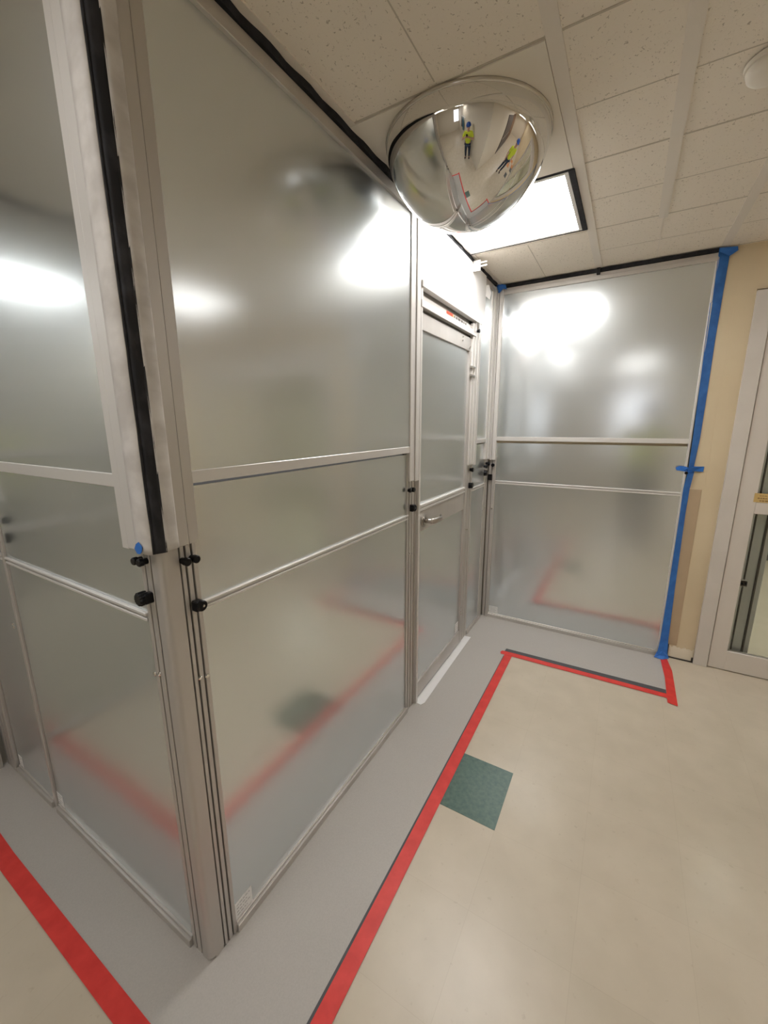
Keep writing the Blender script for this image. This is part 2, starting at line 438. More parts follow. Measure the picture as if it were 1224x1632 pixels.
pA = panel(fA, .088, 1.232, 'widest metallic sheet panel, between the near corner post and the door', stk=(.088, .155, .038, .10))
pN = panel(fA, 2.192, 2.50, 'narrow metallic sheet panel between the door and the inner corner')
pB = panel(fB, .055, 1.222, 'far metallic sheet panel ending at the blue tape on the beige wall', mid=1.106, bar=(1.416, 1.446), stk=(.065, .135, .04, .095))
pL = panel(fL, -.955, -.084, 'metallic sheet panel to the left of the near corner post', mid=1.080, bar=(1.402, 1.434), stk=(-.955, -.905, .038, .095))
pL2 = panel(fL, -1.34, -.991, 'narrow metallic sheet panel at the left edge of the photo', mid=1.086, stk=(-1.33, -1.29, .038, .095))
B1(fB, 1.214, 1.226, 0, .020, .036, H - .05).build('side_stile', ALUL, pB)

def knob(name, f, s, z, n0, r, L, parent):
    mb = MB(); p0 = f(s, n0, z); p1 = f(s, n0 + L, z)
    mb.cyl(p0, f(s, n0 + L * .55, z), r * .8, 20, bev=.001)
    mb.cyl(f(s, n0 + L * .45, z), p1, r, 24, bev=.002)
    return mb.build(name, KNB, parent, smooth=False)
def latch_knob(f, s, z, n0, parent, side=1, r=.014):
    mb = MB()
    mb.box(f, s - .011 if side > 0 else s - .004, s + .004 if side > 0 else s + .011, n0, n0 + .022, z - r, z + r, bev=.003)
    mb.cyl(f(s + .004 * side, n0 + .002, z), f(s + .004 * side, n0 + .026, z), r, 28, bev=.002)
    o = mb.build('lock_knob', KNB, parent)
    k = MB(); k.cyl(f(s + .006 * side, n0 + .026, z), f(s + .006 * side, n0 + .0275, z), .003, 12); k.build('screw', STEEL, o)
    return o
def star_knob(f, s, z, n0, parent):
    mb = MB(); r = .016
    pts = []
    for k in range(48):
        a = 2 * math.pi * k / 48; rr = r + .0013 * math.cos(a * 12); pts.append((rr * math.cos(a), rr * math.sin(a)))
    lo = [mb.bm.verts.new(f(s + x, n0 + .008, z + y)) for x, y in pts]; hi = [mb.bm.verts.new(f(s + x, n0 + .026, z + y)) for x, y in pts]
    hi2 = [mb.bm.verts.new(f(s + x * .8, n0 + .029, z + y * .8)) for x, y in pts]
    for A, Bq in ((lo, hi), (hi, hi2)):
        for k in range(48): mb.bm.faces.new((A[k], A[(k + 1) % 48], Bq[(k + 1) % 48], Bq[k]))
    mb.bm.faces.new(lo[::-1]); mb.bm.faces.new(hi2)
    mb.box(f, s - .002, s + .018, n0 - .004, n0 + .02, z - .013, z + .013, bev=.003)
    return mb.build('lock_knob', KNB, parent)

def fins(f, edges, z0, z1, n, depth=.018, gap=.005):
    mb = MB()
    for a, b_ in zip(edges, edges[1:]): mb.box(f, a + gap / 2, b_ - gap / 2, n - depth, n, z0, z1, bev=.0012)
    return mb

# ---- near corner post
cp = thing('corner_post', 'near aluminium corner post where the left and right partitions meet', 'post', (0, 0, 0))
def rounded(pts_c, r, seg=8): return pts_c
pts = []
x0, x1, y0, y1 = -.036, .004, -.006, .040
pts += [(x0, y0 + .004), (x0 + .004, y0)]
r = .016
for k in range(9):
    a = -math.pi / 2 + math.pi / 2 * k / 8; pts.append((x1 - r + r * math.cos(a), y0 + r + r * math.sin(a)))
pts += [(x1, y1), (x0, y1)]
MB().prism(pts, .012, H).build('post_core', ALU, cp)
ft = MB(); ft.box(fW, x0, x1 - .012, y0 + .001, y1, 0, .012); ft.box(fW, x1 - .022, x1 - .001, y0 + .018, y1, 0, .012); ft.build('post_foot', ALU, cp)
m = fins(fL, [-.084, -.064, -.040], 0, 1.30, .004); m.build('left_channel', ALU, cp)
m = fins(fA, [.042, .057, .074, .091], 0, 1.30, .004); m.build('right_channel', ALU, cp)
B1(fL, -.086, -.036, -.02, -.012, 0, 1.3, bev=0).build('channel_back', ALUD, cp)
B1(fA, .040, .092, -.02, -.012, 0, 1.3, bev=0).build('channel_back', ALUD, cp)
ZC = 1.262
m = MB(); m.box(fL, -.120, -.0925, -.004, .020, ZC - .004, H - .03); m.build('left_cover', ALUL, cp)
m = MB(); m.box(fL, -.0915, -.052, -.004, .0215, ZC, H - .006); m.build('left_cover', ALUL, cp)
m = MB(); m.box(fA, .0605, .0885, -.004, .019, ZC + .004, H - .03); m.build('right_cover', ALU, cp)
m = MB(); m.box(fA, .0315, .0595, -.004, .0215, ZC + .004, H - .006); m.build('right_cover', ALU, cp)
def wavy(ps, z0, z1, amp, name, m_, seedv, thick=.003, nz=70):
    mb = MB(); rnd = random.Random(seedv); ph = [rnd.uniform(0, 6.28) for _ in range(4)]
    rows = []
    nrm = Vector((ps[-1][1] - ps[0][1], -(ps[-1][0] - ps[0][0]), 0)).normalized()
    for i in range(nz + 1):
        z = z0 + (z1 - z0) * i / nz
        row = []
        for j, (x, y) in enumerate(ps):
            e = math.sin(math.pi * j / (len(ps) - 1)) if len(ps) > 2 else .5
            w_ = amp * (.35 + e) * .45 * (math.sin(z * 31 + ph[0]) + .7 * math.sin(z * 53 + ph[1] + j) + .5 * math.sin(z * 87 + ph[2]))
            row.append((Vector((x, y, z)) + nrm * w_))
        rows.append(row)
    fr_ = [[mb.bm.verts.new(p) for p in row] for row in rows]; bk = [[mb.bm.verts.new(p - nrm * thick) for p in row] for row in rows]
    nx = len(ps)
    for i in range(nz):
        for j in range(nx - 1):
            mb.bm.faces.new((fr_[i][j], fr_[i][j + 1], fr_[i + 1][j + 1], fr_[i + 1][j])); mb.bm.faces.new((bk[i][j + 1], bk[i][j], bk[i + 1][j], bk[i + 1][j + 1]))
        for j in (0, nx - 1): mb.bm.faces.new((fr_[i][j], fr_[i + 1][j], bk[i + 1][j], bk[i][j]))
    for i in (0, nz):
        for j in range(nx - 1): mb.bm.faces.new((fr_[i][j], fr_[i][j + 1], bk[i][j + 1], bk[i][j]))
    return mb.build(name, m_, cp, smooth=True)
wavy([(-.055, -.0225), (-.046, -.0225), (-.042, -.0265), (-.026, -.030), (-.006, -.0305), (.0155, -.0270)], ZC, H - .006, .0005, 'left_flap', FLAP, 1)
wavy([(.0265, .0), (.0275, .010), (.027, .020), (.0255, .0285), (.0235, .033)], ZC + .005, H - .006, .0004, 'right_flap', FLAP, 2)
wavy([(.0145, -.0262), (.0170, -.0245), (.0190, -.0215)], ZC + .002, H - .006, .0008, 'fastener_strip', VEL, 3, .002, 110)
wavy([(.0185, -.0215), (.0225, -.014), (.0255, -.004), (.0268, .002)], ZC + .002, H - .006, .0007, 'fastener_strip', VEL, 4, .004, 110)
for s, n in ((-.074, .014), (-.052, .014)):
    knob('pull_knob', fL, s, 1.232, .002, .0095, .024, cp)
for s in (.048, .072):
    knob('pull_knob', fA, s, 1.226, .002, .010, .026, cp)
star_knob(fL, -.062, 1.141, .004, cp)
latch_knob(fA, .068, 1.105, .004, cp)
rivets([(fL, -.082, .004, .925), (fL, -.060, .004, .932), (fA, .058, .004, .905), (fA, .078, .004, .900)], cp)

# ---- post between wide panel and door
p1 = thing('partition_post', 'slim aluminium post on the handle side of the partition door', 'post', (0, 1.285, 0))
fins(fA, [1.214, 1.240, 1.268, 1.300, 1.330], 0, 1.41, .006, gap=.007).build('channel', ALU, p1)
B1(fA, 1.216, 1.332, -.022, -.012, 0, 2.42, bev=0).build('channel_back', ALUD, p1)
m = MB(); m.box(fA, 1.226, 1.272, -.002, .016, 1.272, H - .03); m.box(fA, 1.274, 1.312, -.002, .022, 1.268, H - .03); m.build('upper_cover', ALUL, p1)
knob('pull_knob', fA, 1.255, 1.229, .004, .012, .024, p1); knob('pull_knob', fA, 1.230, 1.229, .004, .011, .018, p1)
latch_knob(fA, 1.258, 1.137, .004, p1, r=.017)
rivets([(fA, 1.24, .006, .905), (fA, 1.262, .006, .90)], p1)
foam(fA, 1.232, 1.34, -.012, .022).build('foam_seal', BLK, p1)

# ---- post on the hinge side
p2 = thing('partition_post', 'slim aluminium post on the hinge side of the partition door', 'post', (0, 2.13, 0))
fins(fA, [2.068, 2.10, 2.145, 2.190], 0, 1.3, .006, gap=.007).build('channel', ALU, p2)
B1(fA, 2.068, 2.19, -.022, -.012, 0, 2.42, bev=0).build('channel_back', ALUD, p2)
m = MB(); m.box(fA, 2.062, 2.100, -.002, .020, 1.276, 2.14); m.box(fA, 2.102, 2.146, -.002, .024, 1.276, 2.16); m.box(fA, 2.148, 2.188, -.002, .028, 1.270, 2.16); m.build('upper_cover', ALUL, p2)
knob('pull_knob', fA, 2.135, 1.240, .006, .014, .026, p2); latch_knob(fA, 2.125, 1.135, .006, p2, r=.019)
knob('pull_knob', fA, 2.11, 2.10, .024, .011, .02, p2)
B1(fA, 2.102, 2.125, .024, .034, 2.105, 2.15).build('clip', ALUD, p2)
rivets([(fA, 2.09, .006, .835), (fA, 2.115, .006, .83)], p2)

# ---- inner corner post
p3 = thing('corner_post', 'far aluminium post in the inner corner, under the blue tape patch', 'post', (.01, D - .02, 0))
m = fins(fA, [2.47, 2.50, 2.525, 2.549], 0, 1.30, .008, gap=.005); m.build('channel', ALU, p3)
m = MB(); m.box(fA, 2.50, 2.576, -.02, .004, 0, H - .02, bev=0); m.build('post_core', ALUD, p3)
m = MB(); m.box(fA, 2.435, 2.474, -.002, .018, 1.285, H - .03); m.box(fA, 2.476, 2.530, -.002, .024, 1.285, H - .03); m.build('upper_cover', ALUL, p3)
m = MB(); m.box(fB, .008, .030, 0, .036, 1.275, H - .02); m.box(fB, .032, .058, 0, .030, 1.275, H - .02); m.build('upper_cover', ALUL, p3)
m = MB(); m.box(fB, .010, .034, 0, .012, 0, 1.3); m.box(fB, .037, .062, 0, .016, 0, 1.3); m.build('channel', ALU, p3)
knob('pull_knob', fA, 2.44, 1.236, .008, .014, .026, p3); knob('pull_knob', fA, 2.485, 1.25, .008, .014, .03, p3); knob('pull_knob', fB, .045, 1.236, .016, .013, .024, p3)
latch_knob(fA, 2.45, 1.185, .008, p3, r=.02); B1(fB, .012, .042, .016, .032, 1.12, 1.165, bev=.003).build('lock_knob', KNB, p3)
rivets([(fA, 2.45, .008, .90), (fA, 2.51, .008, .91), (fB, .05, .016, .9)], p3)

# ---- left joint and left inner corner
p4 = thing('partition_post', 'thin aluminium joint strip between the two left panels', 'post', (-.976, 0, 0))
m = MB(); m.box(fL, -.990, -.9745, -.012, .005, 0, 1.30); m.box(fL, -.9725, -.958, -.012, .008, 0, 1.30); m.build('channel', ALU, p4)
m = MB(); m.box(fL, -.997, -.957, -.012, .024, 1.285, H - .03); m.build('upper_cover', ALUL, p4)
latch_knob(fL, -.99, 1.15, .012, p4, side=-1, r=.018); knob('pull_knob', fL, -.985, 1.215, .012, .013, .026, p4)
rivets([(fL, -.986, .012, .83), (fL, -.968, .016, .825)], p4)
foam(fL, -.997, -.957, -.012, .022).build('foam_seal', BLK, p4)
p5 = thing('corner_post', 'grooved aluminium post at the far left edge of the photo', 'post', (-1.42, -.03, 0))
fins(fL, [-1.452, -1.42, -1.385, -1.342], 0, H - .01, .014, gap=.006).build('channel', ALU, p5)
fins(fM, [-.14, -.105, -.07, -.03], 0, H - .01, .016, gap=.006).build('channel', ALU, p5)
B1(fL, -1.45, -1.342, -.02, -.01, 0, H - .01, bev=0).build('channel_back', ALUD, p5)
for i, (a, c) in enumerate(((-1.30, -.142), (-2.50, -1.34), (-3.70, -2.54))):
    panel(fM, a, c, ['metallic sheet panel on the return wall nearest the left corner post', 'middle metallic sheet panel of the return wall behind the camera', 'last metallic sheet panel of the return wall behind the camera'][i], mid=1.09)
    q_ = thing('partition_post', ['joint post between the first and second return wall panels', 'joint post between the second and third return wall panels', 'joint post at the end of the return wall'][i], 'post', (-1.45, a - .02, 0))
    fins(fM, [a - .04, a - .02, a], 0, H - .01, .014).build('channel', ALU, q_)
struct(B1(fW, -1.5, -1.45, YS, -3.74, 0, H, bev=0).build('wall_west', BEIGE2))

# ------------------------------------------------------------------ partition door
dA = thing('partition_door', 'grey sheet door with steel lever handle set into the partition', 'door', (0, 1.70, 0))
S0, S1 = 1.334, 2.066
hdr = MB()
hdr.box(fA, 1.314, 2.20, -.002, .030, 2.150, 2.178); hdr.box(fA, 1.314, 2.10, -.002, .026, 2.066, 2.097)
hdr.box(fA, 1.314, S0, -.002, .022, .0, 2.16); hdr.build('door_frame', ALUL, dA)
tk = MB(); tk.box(fA, S0, 2.10, -.03, -.012, 2.05, 2.16, bev=0); tk.box(fA, S0 + .004, 2.10, -.012, .012, 2.097, 2.122); tko = tk.build('closer_track', ALU, dA)
B1(fA, 1.64, 1.73, .012, .0128, 2.100, 2.120, bev=0).build('red_label', mat('red_label_ink', (.55, .06, .03), .5), tko)
m = MB()
for s in (1.745, 1.775, 1.79, 1.81, 1.83, 1.86, 1.875, 1.90, 1.93): m.box(fA, s, s + random.uniform(.010, .02), .012, .0128, 2.103, 2.117, bev=0)
m.build('label_print', INK, tko)
B1(fA, 1.736, 1.745, .012, .0128, 2.1, 2.12, bev=0).build('yellow_label', YEL, tko)
hp = MB()
hp.box(fA, 1.314, 2.262, .0195, .0225, 2.178, 2.452, bev=0)
hpo = hp.build('header_panel', WHT, dA)
m = MB(); m.poly([fA(2.262, .021, 2.40), fA(2.285, .034, 2.405), fA(2.30, .045, 2.36), fA(2.29, .04, 2.32), fA(2.262, .023, 2.335)], (-.001, 0, 0)); m.build('curled_edge', WHT, hpo)
m = MB(); m.poly([fA(1.318, .0232, 2.45), fA(1.36, .0238, 2.45), fA(1.375, .026, 2.40), fA(1.35, .0245, 2.36), fA(1.33, .024, 2.38)], (.0006, 0, 0)); m.build('tape_scrap', mat('clear_tape', (.62, .62, .60), .25), hpo)
m = MB(); m.box(fA, 1.314, 2.21, -.012, .018, H - .04, H - .026); m.build('top_rail', ALU, dA)
foam(fA, 1.34, 2.195, -.012, .022).build('foam_seal', BLK, dA)
leaf = MB()
leaf.box(fA, S0, S1, -.012, .010, 1.975, 2.050)
leaf.box(fA, S0, S0 + .012, -.012, .008, .012, 1.975)
leaf.box(fA, S1 - .034, S1 - .002, -.012, .012, .012, 1.975)
leaf.box(fA, S0 + .006, S1 - .034, -.012, .008, .988, 1.098)
leaf.box(fA, S0, S1, -.012, .010, .012, .105)
lo_ = leaf.build('door_leaf', ALU, dA)
ridge_rail(fA, S0 + .008, S1 - .03, 1.100, 1.134, .012).build('mid_rail', ALUL, lo_)
B1(fA, S0 + .012, S1 - .034, -.008, -.002, 1.134, 1.975, bev=0).build('upper_pane', SHEET, lo_)
B1(fA, S0 + .012, S1 - .034, -.008, -.002, .105, .988, bev=0).build('lower_pane', SHEET, lo_)
sticker(fA, 1.965, 2.025, .112, .185, .0, lo_)
rivets([(fA, s, .010, z) for s, z in ((1.90, 2.015), (1.90, 2.035), (2.02, 1.99), (2.035, 2.0), (2.045, .28), (2.045, .25), (2.05, .23))], lo_, .0035)
m = MB()
for z in (1.885, 1.835): m.box(fA, 2.035, 2.105, .012, .028, z - .005, z + .005)
m.box(fA, 2.075, 2.085, .012, .022, 1.835, 1.885); m.build('hinge', CHROME, lo_)
hs, hz = 1.405, 1.043
hn = MB()
hn.cyl(fA(hs, .008, hz), fA(hs, .016, hz), .034, 40, bev=.002)
hn.cyl(fA(hs, .016, hz), fA(hs, .020, hz), .024, 40, bev=.001)
hno = hn.build('handle_rose', STEEL, lo_)
lv = MB(); lv.cyl(fA(hs, .018, hz), fA(hs, .062, hz), .012, 24)
prev = None
path = [(-.004, .054, 0, .013), (.012, .064, 0, .0145), (.03, .067, 0, .0145), (.06, .067, -.001, .0135), (.09, .065, -.003, .0135), (.115, .061, -.004, .013), (.14, .052, -.004, .0125), (.158, .040, -.004, .011)]
for s, n, z, r in path:
    ring = [lv.bm.verts.new(fA(hs + s, n + (r * .6 * math.cos(a * math.pi / 8)), hz + z + r * math.sin(a * math.pi / 8))) for a in range(16)]
    if prev:
        for k in range(16): lv.bm.faces.new((prev[k], prev[(k + 1) % 16], ring[(k + 1) % 16], ring[k]))
    else: lv.bm.faces.new(ring[::-1])
    prev = ring
lv.bm.faces.new(prev); lv.build('lever', STEEL, hno, smooth=True)

# small white clip on the door's top rail
ck = thing('ceiling_clip', 'small white clip with two prongs at the ceiling above the door', 'clip', (.03, 2.0, H - .05))
B1(fW, .023, .066, 1.998, 2.006, H - .075, H - .018).build('plate', WPL, ck)
for zz in (.038, .056): B1(fW, .066, .104, 1.998, 2.004, H - zz, H - zz + .008).build('prong', WPL, ck)
kk = B1(fB, .625, .645, .018, .040, H - .040, H - .004, bev=.002).build('ceiling_clip', BLK); tag(kk, 'small black clip on the foam above the far panel', 'clip')

# ------------------------------------------------------------------ floor covering and tapes
def slab(pts, z0, z1, name, m_): return MB().prism(pts, z0, z1).build(name, m_)
fc = slab([(.35, -.20), (.35, 2.118), (1.268, 2.118), (1.268, D + .01), (-.01, D + .01), (-.01, .01), (-1.46, .01), (-1.46, -.20)], .0003, .0016, 'floor_covering', GREY)
tag(fc, 'grey vinyl sheet covering the floor along the foot of the partitions', 'floor covering', keep=True)
def tape(pts, name, m_, label, z0=.0017, h=.0006, cat='tape'):
    o = slab(pts, z0, z0 + h, name, m_); return tag(o, label, cat)
tape([(.325, -.205), (.339, -.205), (.339, 2.05), (.322, 2.05)], 'floor_strip', CHAR, 'thin dark edge strip showing beside the long red tape', .0017, .0003, 'strip')
tape([(.334, -.245), (.384, -.245), (.378, 1.2), (.374, 2.085), (.326, 2.085), (.329, 1.2)], 'floor_tape', RED, 'long red floor tape running from the bottom edge towards the far panel', .0021)
tape([(-1.44, -.155), (-.9, -.168), (.384, -.165), (.384, -.215), (-.9, -.218), (-1.44, -.205)], 'floor_tape', RED, 'red floor tape crossing the lower left corner of the photo', .0028)
tape([(.292, 2.082), (.300, 2.106), (.36, 2.109), (1.245, 2.119), (1.245, 2.076), (.37, 2.064), (.30, 2.060)], 'floor_tape', RED, 'red floor tape alongside the charcoal strip', .0028)
tape([(1.236, 2.530), (1.274, 2.545), (1.292, 2.40), (1.290, 2.02), (1.243, 2.03), (1.247, 2.3)], 'floor_tape', RED, 'short red floor tape under the blue tape by the beige wall', .0034)
tape([(.315, 2.109), (.318, 2.146), (1.244, 2.162), (1.244, 2.121)], 'floor_strip', CHAR, 'charcoal rubber strip beside the far red tape', .0017, .0012, 'strip')
tape([(-.004, 1.325), (.05, 1.318), (.062, 1.345), (.055, 1.74), (.052, 2.172), (-.004, 2.165)], 'floor_tape', WTP, 'wide white tape along the foot of the partition door', .0017, .0012)
gt = slab([(.607 - T, 1.114 - T), (.607, 1.114 - T), (.607, 1.114), (.607 - T, 1.114)], .0002, .0010, 'floor_tile', GREEN)
tag(gt, 'dark green square floor tile beside the long red tape', 'floor tile')
for i, (x, y, m_, lab) in enumerate(((3.35, 1.72, ORNG, 'orange floor tile nearest the second worker in the dome mirror'), (3.65, 2.33, ORNG, 'orange floor tile nearest the glass door wall, in the dome mirror'), (2.74, 2.02, DKTL, 'dark floor tile nearest the glass door in the dome mirror'), (3.35, 2.33, DKTL, 'dark floor tile among the orange tiles in the dome mirror'), (3.96, 2.02, ORNG, 'farthest orange floor tile in the dome mirror'))):
    o = slab([(x, y), (x + T, y), (x + T, y + T), (x, y + T)], .0002, .0010, 'floor_tile', m_); tag(o, lab, 'floor tile')

# blue tape on the far panel's edge
def strip_on_B(pts, name, lab, n=.0205, thick=.0008, m_=BLUE, cup=.0):
    mb = MB(); mb.poly([(x, D - n, z) for x, z in pts], (0, -thick, 0))
    o = mb.build(name, m_); return tag(o, lab, 'tape')
def ribbon(left, right, ns, name, lab, m_=BLUE, th=.0008):
    mb = MB(); P = []
    for (xl, z), (xr, z2), (na, nb) in zip(left, right, ns):
        P.append([mb.bm.verts.new(v) for v in ((xl, D - na, z), (xr, D - nb, z2), (xr, D - nb - th, z2), (xl, D - na - th, z))])
    for a, c in zip(P, P[1:]):
        for k in range(4): mb.bm.faces.new((a[k], a[(k + 1) % 4], c[(k + 1) % 4], c[k]))
    mb.bm.faces.new(P[0]); mb.bm.faces.new(P[-1][::-1])
    o = mb.build(name, m_); return tag(o, lab, 'tape')
WALLN = -.0135
ribbon([(1.219, H - .012), (1.224, 2.21), (1.224, 2.2), (1.216, 2.195), (1.220, 2.0), (1.226, 1.75), (1.231, 1.45), (1.232, 1.28), (1.229, 1.20)],
       [(1.274, H - .008), (1.270, 2.21), (1.270, 2.2), (1.270, 2.195), (1.268, 2.0), (1.270, 1.75), (1.270, 1.45), (1.262, 1.28), (1.262, 1.20)],
       [(.0212, -.012)] * 9, 'wall_tape', 'upper vertical blue tape sealing the far panel to the beige wall')
ribbon([(1.228, 1.215), (1.222, 1.14), (1.224, 1.0), (1.224, .5), (1.222, .12), (1.214, .03)],
       [(1.268, 1.255), (1.258, 1.14), (1.256, 1.0), (1.262, .5), (1.270, .12), (1.274, .03)],
       [(.0225, -.010)] * 4 + [(.024, -.006), (.045, .01)], 'wall_tape', 'lower vertical blue tape reaching down to the red floor tape')
mb = MB(); cpts = [(1.168, 1.270, .028), (1.186, 1.283, .024), (1.215, 1.281, .024), (1.235, 1.274, .024), (1.262, 1.281, .0), (1.312, 1.282, -.011), (1.310, 1.250, -.011), (1.262, 1.252, .0), (1.235, 1.248, .026), (1.205, 1.252, .026), (1.176, 1.256, .027)]
mb.poly([(x, D - n, z) for x, z, n in cpts], (0, -.0012, 0)); tag(mb.build('wall_tape', BLUE), 'short blue tape piece crossing the vertical blue tape', 'tape')
knb = knob('lock_knob', fB, 1.2235, 1.243, .027, .009, .014, None); tag(knb, 'small black knob under the crossed blue tape', 'knob')
mb = MB(); mb.poly([(1.214, D - .02, .035), (1.20, D - .05, .006), (1.245, D - .055, .004), (1.285, D - .02, .006), (1.274, D - .005, .03), (1.245, D - .03, .05)], (0, -.001, .0008)); tag(mb.build('wall_tape', BLUE), 'crumpled end of blue tape at the foot of the beige wall', 'tape')
mb = MB(); mb.poly([(1.218, D - .03, H - .008), (1.222, D - .04, H - .012), (1.30, D - .012, H - .010), (1.305, D - .004, H - .028), (1.272, D - .001, H - .05), (1.225, D - .0265, H - .03)], (0, -.001, 0)); tag(mb.build('wall_tape', BLUE), 'blue tape end folded at the ceiling above the beige wall', 'tape')
mb = MB()
pb = [(-.005, -.03, -.012), (.012, -.045, -.008), (.045, -.044, -.006), (.068, -.036, -.012), (.075, -.034, -.040), (.05, -.037, -.034), (.030, -.040, -.055), (.012, -.041, -.058), (-.003, -.04, -.05)]
mb.poly([(x + .004, D + y, H + z) for x, y, z in pb], (0, -.001, 0)); mb.poly([(.0285, 2.50, H - .012), (.0285, D - .02, H - .01), (.0285, D - .03, H - .06), (.0285, 2.49, H - .04)], (.001, 0, 0))
tag(mb.build('wall_tape', BLUE), 'crumpled blue tape patch at the ceiling in the inner corner', 'tape')
mb = MB()
dm = [(-.037, 1.262), (-.020, 1.274), (-.003, 1.283 - .008), (.006, 1.262), (-.006, 1.246), (-.016, 1.249), (-.024, 1.245)]
dm = [(-.040, 1.272), (-.031, 1.284), (-.020, 1.290), (-.008, 1.280), (-.012, 1.268), (-.020, 1.262), (-.031, 1.261)]
mb.poly([(x, -.0335, z) for x, z in dm], (0, -.0008, 0)); tag(mb.build('wall_tape', BLUE), 'tiny blue tape diamond on the near corner post flap', 'tape')

# ------------------------------------------------------------------ ceiling things
cpn = B1(fW, .020, .614, .766, 1.366, H - .0045, H + .0, bev=0).build('ceiling_panel', CPAINT); tag(cpn, 'smooth pale ceiling panel that carries the dome mirror', 'panel')
MX, MY, MR, MH, MN, MZ = .320, 1.028, .270, .254, 1.816, .0045
dmr = thing('dome_mirror', 'convex mirrored dome hanging from the ceiling above the door', 'mirror', (MX, MY, H - MZ))
prof = []
NS = 64
for i in range(NS + 1):
    a = math.pi / 2 * i / NS
    c, s = math.cos(a), math.sin(a)
    prof.append((MR * max(c, 0) ** (2 / MN), -MH * s ** (2 / MN) - .008 if i else -.008))
prof[-1] = (0, -MH - .008)
MB().lathe((MX, MY, H - MZ), prof, 160).build('mirror_dome', CHROME, dmr, smooth=True)
MB().lathe((MX, MY, H - MZ), [(MR - .006, -.0), (MR + .0035, 0), (MR + .0045, -.004), (MR + .0035, -.009), (MR, -.0115), (MR - .004, -.009), (MR - .006, 0)], 160).build('rim', CLEAR, dmr, smooth=True)

def ceiling_light(x0, x1, y0, y1, label, seal=False, lamp=None):
    t = thing('ceiling_light', label, 'light', ((x0 + x1) / 2, (y0 + y1) / 2, H - .03), 'ceiling light panels')
    fz0, fz1 = H - .010, H - .0036
    f = MB(); w_ = .016
    f.box(fW, x0, x1, y0, y0 + w_, fz0, fz1); f.box(fW, x0, x1, y1 - w_, y1, fz0, fz1); f.box(fW, x0, x0 + w_, y0 + w_, y1 - w_, fz0, fz1); f.box(fW, x1 - w_, x1, y0 + w_, y1 - w_, fz0, fz1)
    f.build('frame', WPL, t)
    B1(fW, x0 + w_, x1 - w_, y0 + w_, y1 - w_, H - .0075, H - .004, bev=0).build('diffuser', lamp or LAMP, t)
    if seal:
        s = MB(); s.box(fW, x1 - .001, x1 + .022, y0 - .006, y1 + .012, H - .010, H - .0036); s.box(fW, x0, x1, y1, y1 + .013, H - .009, H - .0036); s.box(fW, x0, x1, y0 - .006, y0, H - .009, H - .0036)
        s.build('foam_edge', BLK, t)
    return t
ceiling_light(.030, .598, 1.375, 1.925, 'bright square ceiling light behind the dome mirror', seal=True)
ceiling_light(1.87, 2.45, 1.38, 1.95, 'ceiling light further along the side corridor, outside the frame on the right', lamp=LAMP3)
ceiling_light(-.50, .08, -1.15, -.57, 'ceiling light behind the camera near the left panels', lamp=LAMP4)
ceiling_light(4.30, 4.88, .80, 1.36, 'ceiling light over the middle of the side corridor')
ceiling_light(6.1, 6.7, 1.38, 1.95, 'ceiling light at the end of the side corridor')
ceiling_light(.64, 1.22, -2.60, -2.02, 'added fill ceiling light above the coats on the passage wall behind the camera', lamp=LAMP2)  # unseen fixture added so more light bounces up to the ceiling
ceiling_light(3.08, 3.66, .80, 1.36, 'added fill ceiling light above the second worker in the side corridor', lamp=LAMP2)  # extra fixture added to brighten the room from the corridor
ceiling_light(-.5, .08, -3.5, -2.92, 'ceiling light at the far end of the passage behind the camera', lamp=LAMP3)
ceiling_light(1.4, 2.0, 3.0, 3.6, 'added fill ceiling light inside the room behind the glass door')  # added near the glass to brighten the rear leaf frame
ceiling_light(3.6, 4.2, 4.3, 4.9, 'second ceiling light deeper inside the room behind the glass door')
sd = thing('smoke_detector', 'round beige smoke detector on the ceiling at the top right edge', 'smoke detector', (1.128, 1.135, H - .004))
MB().lathe((1.128, 1.135, H - .004), [(0, -.034), (.045, -.033), (.058, -.026), (.062, -.012), (.060, -.010)], 48).build('cover', CPAINT, sd, smooth=True)
MB().lathe((1.128, 1.135, H - .004), [(0, -.010), (.066, -.010), (.067, 0), (0, 0)], 48).build('base', CPAINT, sd)

# things hung on the corridor wall behind the photographer, seen in the dome mirror
cw = thing('coat_rack', 'wall rack behind the photographer, seen small in the dome mirror', 'rack', (1.30, -2.6, 1.45))
B1(fW, 1.325, 1.341, -3.1, -2.1, 1.62, 1.70).build('back_board', WPL, cw)
for k in range(5): MB().cyl((1.328, -3.0 + .2 * k, 1.65), (1.296, -3.0 + .2 * k, 1.66), .007, 12).build('hook', STEEL, cw)
def hanging(y, w_, z0, m_, lab):
    mb = MB(); N = 16; rows = []
    for i in range(13):
        z = 1.655 - (1.655 - z0) * i / 12; ww = w_ * (.35 + .65 * min(1, i / 3)); rows.append([mb.bm.verts.new((1.255 + .035 * math.cos(2 * math.pi * k / N) * (.6 + .4 * i / 12) + .006 * math.sin(k * 3 + i * .3), y + ww * math.sin(2 * math.pi * k / N), z)) for k in range(N)])
    for a, c in zip(rows, rows[1:]):
        for k in range(N): mb.bm.faces.new((a[k], a[(k + 1) % N], c[(k + 1) % N], c[k]))
    mb.bm.faces.new(rows[0]); mb.bm.faces.new(rows[-1][::-1])
    tag(mb.build('hanging_coat', m_, None, smooth=True), lab, 'coat')
hanging(-2.4, .15, .85, mat('teal_cloth', (.05, .16, .22), .9), 'teal coat hanging behind the photographer, in the dome mirror')
hanging(-2.8, .13, .95, mat('dark_cloth', (.04, .04, .06), .9), 'dark coat hanging behind the photographer, in the dome mirror')

